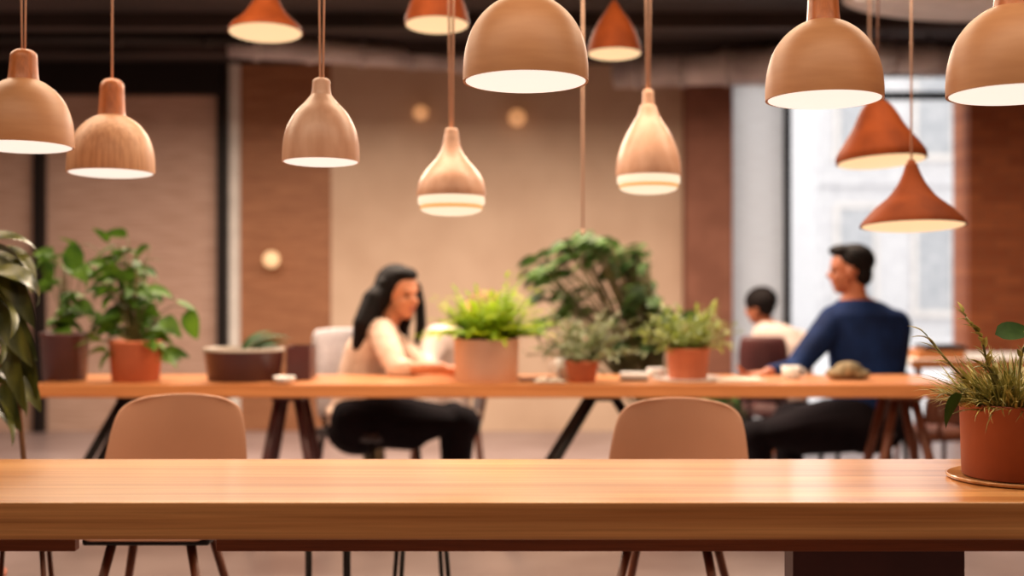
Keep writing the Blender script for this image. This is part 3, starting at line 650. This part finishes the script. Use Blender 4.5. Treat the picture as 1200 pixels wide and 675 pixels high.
# ------------------------------------------------------------------ chairs of the seated people
def side_chair(name, label, loc, rz, backm, legm, top=.95, w_=.24, seat=.45, backr=R(8), seatm=None):
    t = thing(name, label, 'chair', loc, rz)          # faces local +x
    b = BM(); box(b, -.2, .22, -w_ * .95, w_ * .95, seat - .05, seat); obj('seat', b, seatm or backm, t, bevel=.02)
    b = BM(); rows = []
    for k in range(7):
        z = seat + .04 + (top - seat - .04) * k / 6; row = []
        for i in range(9):
            u = -1 + i / 4; row.append(b.verts.new((-.21 - (z - seat) * math.tan(backr) + .05 * u * u, u * w_ * (1 if k < 5 else .97 if k < 6 else .86), z)))
        rows.append(row)
    for a, c in zip(rows, rows[1:]):
        for i in range(8): b.faces.new((a[i], a[i + 1], c[i + 1], c[i]))
    o = obj('backrest', b, backm, t); m = o.modifiers.new('s', 'SOLIDIFY'); m.thickness = .03; m = o.modifiers.new('ss', 'SUBSURF'); m.levels = m.render_levels = 1
    for x in (-1, 1):
        for y in (-1, 1):
            b = BM(); tube(b, [(x * .17, y * w_ * .8, seat - .05), (x * .21, y * w_ * .9, 0)], [.014, .010], 8); obj('leg', b, legm, t)
    for y in (-1, 1):
        b = BM(); tube(b, [(-.19, y * w_ * .55, seat - .03), (-.225, y * w_ * .55, seat + .14)], .012, 8); obj('back_support', b, legm, t)
    return t
side_chair('armchair', 'light grey upholstered chair with dark legs behind the woman', (wx(432, 6.62), 6.66, 0), R(-35), 'grey_fabric', 'black_metal', top=.955, w_=.22, seatm='dark_device')
side_chair('dining_chair', 'dark chair the man in navy sits on, mostly hidden by him and the table', (wx(1012, 6.85), 6.85, 0), R(150), 'dark_device', 'black_metal', top=.72, w_=.2, seat=.44)
t = side_chair('dining_chair', 'dark shell backed chair holding the person in the white top', (wx(897, 7.98), 7.98, 0), R(75), 'maroon', 'black_metal', top=.865, w_=.16, seat=.42)
side_chair('wooden_chair', 'brown wooden chair under the white topped table at the right', (wx(1098, 7.0), 7.0, 0), R(100), 'dowel', 'dowel', top=.60, w_=.17, seat=.40)

# ------------------------------------------------------------------ people
def head(bm, c, yaw, pitch=0, s=1.0, nose=True):
    """c: head centre; yaw: direction faced, measured from +x anticlockwise"""
    T = Matrix.Rotation(yaw, 3, 'Z') @ Matrix.Rotation(pitch, 3, 'Y'); c = Vector(c)
    A = lambda x, y, z: c + T @ (Vector((x, y, z)) * s)
    ell(bm, A(-.012, 0, .03), (.098 * s, .077 * s, .09 * s), T)               # cranium
    ell(bm, A(.022, 0, -.035), (.068 * s, .060 * s, .078 * s), T)             # face
    ell(bm, A(.050, 0, -.088), (.030 * s, .032 * s, .024 * s), T)             # chin
    ell(bm, A(.072, 0, .022), (.020 * s, .048 * s, .014 * s), T)              # brow
    tube(bm, [A(.080, 0, .008), A(.100, 0, -.022), A(.082, 0, -.036)], [.008 * s, .014 * s, .012 * s], 10)   # nose
    for sy in (-1, 1):
        ell(bm, A(-.004, sy * .078, -.012), (.020 * s, .009 * s, .032 * s), T)       # ears
        ell(bm, A(.060, sy * .034, -.030), (.022 * s, .020 * s, .022 * s), T)        # cheeks
    return A, T
def hand(bm, w_, dirv, up, side, s=1.0, curl=.35):
    """palm, four fingers of unequal length and a thumb leaving the palm's side"""
    d = Vector(dirv).normalized(); u = Vector(up); u = (u - d * u.dot(d)).normalized(); r = d.cross(u).normalized() * side
    w_ = Vector(w_)
    for k in (-.024, -.008, .008, .024): limb(bm, [w_ + d * .01 * s + r * k * .7 * s, w_ + d * .085 * s + r * k * 1.1 * s], [.014 * s, .012 * s], 10)
    for k, L in ((-.028, .062), (-.0095, .078), (.0095, .084), (.028, .074)):
        p = w_ + d * .088 * s + r * k * 1.1 * s; pts = [p]; dd = d.copy(); q = Quaternion(r * side, -curl * side)
        for j in range(3): dd = (q @ dd).normalized(); p = p + dd * L * s * (.42, .32, .26)[j]; pts.append(p)
        limb(bm, pts, [.0095 * s, .009 * s, .008 * s, .007 * s], 8)
    p = w_ + d * .025 * s + r * .024 * s; limb(bm, [p, p + (d * .03 + r * .03) * s, p + (d * .062 + r * .036 - u * .008) * s], [.013 * s, .011 * s, .009 * s], 8)

def pq(px, py, d, o): return P(px, py, d) - o
# the woman: sits behind the table, facing right, head turned towards the camera
D = 6.62; t = thing('person', 'woman with long dark hair and cream blouse seated at the far table, arm on it', 'person', (wx(428, D), D, .45)); o = t.location
hipL, hipR = pq(422, 492, D + .09, o), pq(418, 492, D - .09, o)
kneeL, kneeR = pq(530, 490, D + .12, o), pq(542, 497, D - .12, o)
footL, footR = Vector((kneeL.x + .02, kneeL.y, -.40)), Vector((kneeR.x - .05, kneeR.y, -.40))
shN, shF = pq(447, 390, D - .17, o), pq(444, 388, D + .17, o)
elN, wrN = pq(466, 433, 6.22, o), pq(519, 431, 6.14, o)
elF, wrF = pq(500, 437, 6.42, o), pq(534, 434, 6.24, o)
hc = pq(469, 345, D - .02, o); neck = pq(452, 382, D, o)
b = BM()
A, T = head(b, hc, R(-42), R(4), 1.10)
limb(b, [neck, hc + Vector((-.015, 0, -.06))], [.056, .052])
torso = [(pq(418, 498, D, o), .13, .175, 0), (pq(419, 470, D, o), .115, .155, 0), (pq(424, 440, D, o), .105, .145, 0), (pq(436, 405, D, o), .115, .165, 0), (pq(443, 388, D, o), .095, .165, 0), (pq(448, 380, D, o), .06, .08, 0)]
loft(b, torso)
for s_, e_, w_ in ((shN, elN, wrN), (shF, elF, wrF)): limb(b, [s_, e_, w_], [.048, .040, .026])
hand(b, wrN, (1, .15, -.05), (0, 0, 1), 1); hand(b, wrF, (1, -.1, -.02), (0, 0, 1), -1)
limb(b, [hipL, kneeL, footL], [.09, .06, .04]); limb(b, [hipR, kneeR, footR], [.09, .06, .04])
for f in (footL, footR): limb(b, [f + Vector((0, 0, -.0)), f + Vector((.14, 0, -.012))], [.036, .026])
fuse(obj('body', b, 'skin', t), .0065, 3)
b = BM(); loft(b, [(c + Vector((-.004, 0, -.0)), rx + .018, ry + .016, a) for c, rx, ry, a in torso[:-1]] + [(torso[-1][0], .075, .09, 0)])
for s_, e_, w_ in ((shN, elN, wrN), (shF, elF, wrF)):
    m_ = e_.lerp(w_, .18); limb(b, [s_, s_.lerp(e_, .6), e_], [.075, .066, .055]); limb(b, [e_, m_], [.055, .052])
ell(b, pq(415, 482, D, o), (.15, .19, .06))
fuse(obj('blouse', b, 'blouse', t), .009, 5)
b = BM(); limb(b, [hipL, hipL.lerp(kneeL, .5), kneeL, footL + Vector((0, 0, .08))], [.135, .118, .09, .075]); limb(b, [hipR, hipR.lerp(kneeR, .5) + Vector((0, 0, -.02)), kneeR, footR + Vector((0, 0, .08))], [.14, .125, .095, .075])
ell(b, pq(420, 503, D, o), (.165, .20, .135))
fuse(obj('trousers', b, 'trousers', t), .011, 5)
b = BM()
for f in (footL, footR): limb(b, [f + Vector((-.02, 0, -.0)), f + Vector((.15, 0, -.015))], [.045, .032])
fuse(obj('shoes', b, 'dark_device', t), .008, 3)
b = BM()
ell(b, A(-.036, 0, .046), (.118, .102, .106), T); ell(b, A(.02, 0, .095), (.072, .072, .040), T)
limb(b, [A(-.06, 0, 0), A(-.06, 0, 0) + Vector((-.07, .02, -.14)), A(-.06, 0, 0) + Vector((-.14, .02, -.28))], [.085, .080, .05], 14)
limb(b, [A(-.05, -.03, .02), pq(438, 352, D - .10, o), pq(426, 380, D - .16, o), pq(418, 404, D - .16, o)], [.07, .062, .056, .028], 14)
for k in range(16):                                     # long wavy locks, mostly over the far shoulder and the back
    a = R(100 + k * 11) if k < 10 else R(-100 - (k - 10) * 13); 
    x0 = math.cos(a) * .088; y0 = math.sin(a) * .086
    p0 = A(x0 - .01, y0, .0); L = .34 if k < 14 else .26
    pts = [p0 + Vector((0, 0, .05))]
    for j in range(1, 7):
        u = j / 6; pts.append(p0 + Vector((-.15 * u * (1 if k > 3 else .3) + .010 * math.sin(u * 9 + k), .012 * math.cos(u * 8 + k), -L * u)))
    limb(b, pts, [.034, .036, .036, .034, .03, .024, .012], 10)
for j in (-1,):
    p0 = A(.03, .08, .04); limb(b, [p0, p0 + Vector((.015, .0, -.10)), p0 + Vector((.02, -.02, -.20)), p0 + Vector((0, -.03, -.29))], [.022, .028, .03, .016], 10)
fuse(obj('hair', b, 'hair', t), .008, 2)
for sy in (-1, 1):
    b = BM(); ell(b, A(.078, sy * .031, -.002), (.009, .014, .007), T); obj('eye', b, 'eye', t)
    b = BM(); ell(b, A(.082, sy * .031, .020), (.005, .018, .003), T); obj('eyebrow', b, 'hair', t)
b = BM(); ell(b, A(.083, 0, -.062), (.008, .022, .007), T); obj('lips', b, 'lips', t)

# white-clad companion half hidden by the fern
D = 7.35; t = thing('person', 'person in a white top mostly hidden behind the fern, opposite the woman', 'person', (wx(520, D), D, .45)); o = t.location
b = BM(); hc = pq(562, 368, D, o); A, T = head(b, hc, R(200), 0, 1.0)
limb(b, [pq(536, 387, D, o), pq(550, 382, D, o), hc], [.05, .05, .05]); rows = [(pq(524, 490, D, o), .12, .17, 0), (pq(522, 440, D, o), .11, .15, 0), (pq(522, 405, D, o), .12, .17, 0), (pq(527, 388, D, o), .09, .15, 0), (pq(531, 380, D, o), .05, .07, 0)]
loft(b, rows)
arm = [pq(512, 395, D - .16, o), pq(502, 428, D - .26, o), pq(494, 425, D - .42, o)]; limb(b, arm, [.045, .038, .026]); hand(b, arm[-1], (-.6, -.6, -.1), (0, 0, 1), 1)
for s in (-1, 1): h = pq(520, 492, D + s * .09, o); k = h + Vector((-.40, s * .03, -.02)); limb(b, [h, k, Vector((k.x, k.y, -.42))], [.08, .058, .04]); limb(b, [Vector((k.x, k.y, -.42)), Vector((k.x - .13, k.y, -.425))], [.035, .025])
fuse(obj('body', b, 'skin', t), .008, 3)
b = BM(); loft(b, [(c, rx + .018, ry + .018, a) for c, rx, ry, a in rows[:-1]] + [(rows[-1][0], .06, .08, 0)]); limb(b, arm[:2] + [arm[1].lerp(arm[2], .8)], [.07, .056, .042])
fuse(obj('white_top', b, 'white_knit', t), .010, 5)
b = BM()
for s in (-1, 1): h = pq(520, 492, D + s * .09, o); k = h + Vector((-.40, s * .03, -.02)); limb(b, [h, k, Vector((k.x, k.y, -.34))], [.11, .08, .062])
fuse(obj('trousers', b, 'khaki', t), .011, 4)
b = BM(); ell(b, A(-.03, 0, .045), (.108, .09, .095), T); fuse(obj('hair', b, 'bark', t), .008, 2)
side_chair('dining_chair', 'pale chair under the person hidden behind the fern', (wx(524, D + .02), D + .02, 0), R(180), 'grey_fabric', 'dowel', top=.80, w_=.2, seat=.42)

# the man in navy: seen from behind, looking left
D = 6.78; t = thing('person', 'man in a dark navy shirt seen from behind, seated and looking left', 'person', (wx(1008, D), D, .45)); o = t.location
hc = pq(995, 317, D, o)
tors = [(pq(1018, 510, D, o), .175, .14, .25), (pq(1016, 470, D, o), .165, .13, .25), (pq(1015, 430, D, o), .180, .13, .25), (pq(1016, 395, D, o), .205, .13, .3), (pq(1013, 368, D, o), .20, .12, .3), (pq(1006, 354, D, o), .12, .09, .3), (pq(1001, 346, D, o), .06, .06, .3)]
shL, shR = pq(978, 376, D - .02, o), pq(1048, 382, D + .06, o)
elL, wrL = pq(938, 420, D - .10, o), pq(930, 438, 6.25, o)
elL = pq(930, 434, D - .22, o); wrL = pq(900, 437, 6.26, o)
elR, wrR = pq(1048, 445, D + .22, o), pq(1005, 445, D + .38, o)
hL, hR = pq(1000, 497, D - .08, o), pq(1020, 497, D + .1, o)
kL, kR = pq(887, 512, D - .14, o), pq(925, 492, D + .20, o)
fL, fR = Vector((kL.x + .02, kL.y, -.40)), Vector((kR.x, kR.y, -.40))
b = BM(); A, T = head(b, hc, R(168), R(3), 1.08)
limb(b, [pq(1003, 356, D, o), hc + Vector((.025, 0, -.05))], [.064, .058]); loft(b, tors)
limb(b, [shL, elL, wrL], [.055, .042, .028]); limb(b, [shR, elR, wrR], [.055, .042, .028])
hand(b, wrL, (-1, -.1, -.08), (0, 0, 1), -1); hand(b, wrR, (-1, .1, -.05), (0, 0, 1), 1)
for h, k, f in ((hL, kL, fL), (hR, kR, fR)): limb(b, [h, k, f], [.09, .062, .042]); limb(b, [f, f + Vector((-.15, 0, -.01))], [.038, .028])
fuse(obj('body', b, 'skin_tan', t), .0065, 3)
b = BM(); loft(b, [(c, rx + .022, ry + .022, a) for c, rx, ry, a in tors[:-2]] + [(tors[-2][0], .13, .105, .3), (pq(1002, 350, D, o), .078, .078, .3)])
limb(b, [shL, shL.lerp(elL, .5), elL, elL.lerp(wrL, .85)], [.088, .074, .060, .042]); limb(b, [shR, shR.lerp(elR, .5), elR, elR.lerp(wrR, .85)], [.092, .078, .062, .044])
fuse(obj('shirt', b, 'navy', t), .009, 6)
b = BM(); 
for h, k, f in ((hL, kL, fL), (hR, kR, fR)): limb(b, [h, h.lerp(k, .5), k, f + Vector((0, 0, .06))], [.15, .13, .095, .075])
ell(b, pq(1016, 496, D, o), (.215, .18, .165)); fuse(obj('trousers', b, 'trousers', t), .011, 5)
b = BM()
for f in (fL, fR): limb(b, [f + Vector((.02, 0, 0)), f + Vector((-.17, 0, -.012))], [.046, .034])
fuse(obj('shoes', b, 'dark_device', t), .008, 3)
b = BM(); ell(b, A(-.030, 0, .048), (.108, .092, .092), T); ell(b, A(.03, 0, .100), (.070, .070, .034), T); ell(b, A(-.06, 0, -.02), (.058, .076, .07), T)
fuse(obj('hair', b, 'hair', t), .007, 2)
for sy in (-1, 1):
    b = BM(); ell(b, A(.078, sy * .031, -.002), (.009, .014, .007), T); obj('eye', b, 'eye', t)
    b = BM(); ell(b, A(.084, sy * .031, .022), (.006, .020, .005), T); obj('eyebrow', b, 'hair', t)
b = BM(); ell(b, A(.083, 0, -.062), (.008, .022, .007), T); obj('lips', b, 'lips', t)

# person further back at the window
D = 8.2; t = thing('person', 'person with short dark hair and pale top, seated low by the window', 'person', (wx(912, D), D, .42)); o = t.location
hc = pq(889, 360, D, o); b = BM(); A, T = head(b, hc, R(150), R(10), .90)
tors = [(pq(915, 468, D, o), .16, .12, 0), (pq(918, 430, D, o), .15, .11, 0), (pq(916, 402, D, o), .165, .11, 0), (pq(909, 386, D, o), .13, .09, 0), (pq(900, 377, D, o), .05, .06, 0)]
loft(b, tors); limb(b, [pq(899, 380, D, o), hc], [.05, .046])
sh = (pq(892, 396, D, o), pq(937, 398, D, o)); el = (pq(880, 435, D + .05, o), pq(944, 436, D + .05, o)); wr = (pq(878, 440, D + .25, o), pq(930, 440, D + .28, o))
for i in (0, 1): limb(b, [sh[i], el[i], wr[i]], [.045, .038, .026]); hand(b, wr[i], (0, 1, -.05), (0, 0, 1), 1 - 2 * i)
legs = []
for s in (-1, 1): h = pq(915 + s * 14, 474, D, o); k = h + Vector((s * .04 - .05, .40, -.02)); legs.append((h, k, Vector((k.x, k.y, -.385))))
for h, k, f in legs: limb(b, [h, k, f], [.08, .056, .038]); limb(b, [f, f + Vector((0, .13, -.005))], [.034, .026])
fuse(obj('body', b, 'skin_tan', t), .008, 3)
b = BM(); loft(b, [(c, rx + .016, ry + .016, a) for c, rx, ry, a in tors[:-1]] + [(tors[-1][0], .06, .07, 0)])
for i in (0, 1): limb(b, [sh[i], el[i], el[i].lerp(wr[i], .7)], [.066, .054, .042])
fuse(obj('white_top', b, 'white_knit', t), .010, 5)
b = BM()
for h, k, f in legs: limb(b, [h, k, f + Vector((0, 0, .06))], [.105, .08, .06])
fuse(obj('trousers', b, 'trousers', t), .011, 4)
b = BM(); ell(b, A(-.028, 0, .045), (.107, .09, .092), T); ell(b, A(-.06, 0, -.01), (.05, .07, .06), T); fuse(obj('hair', b, 'hair', t), .008, 2)
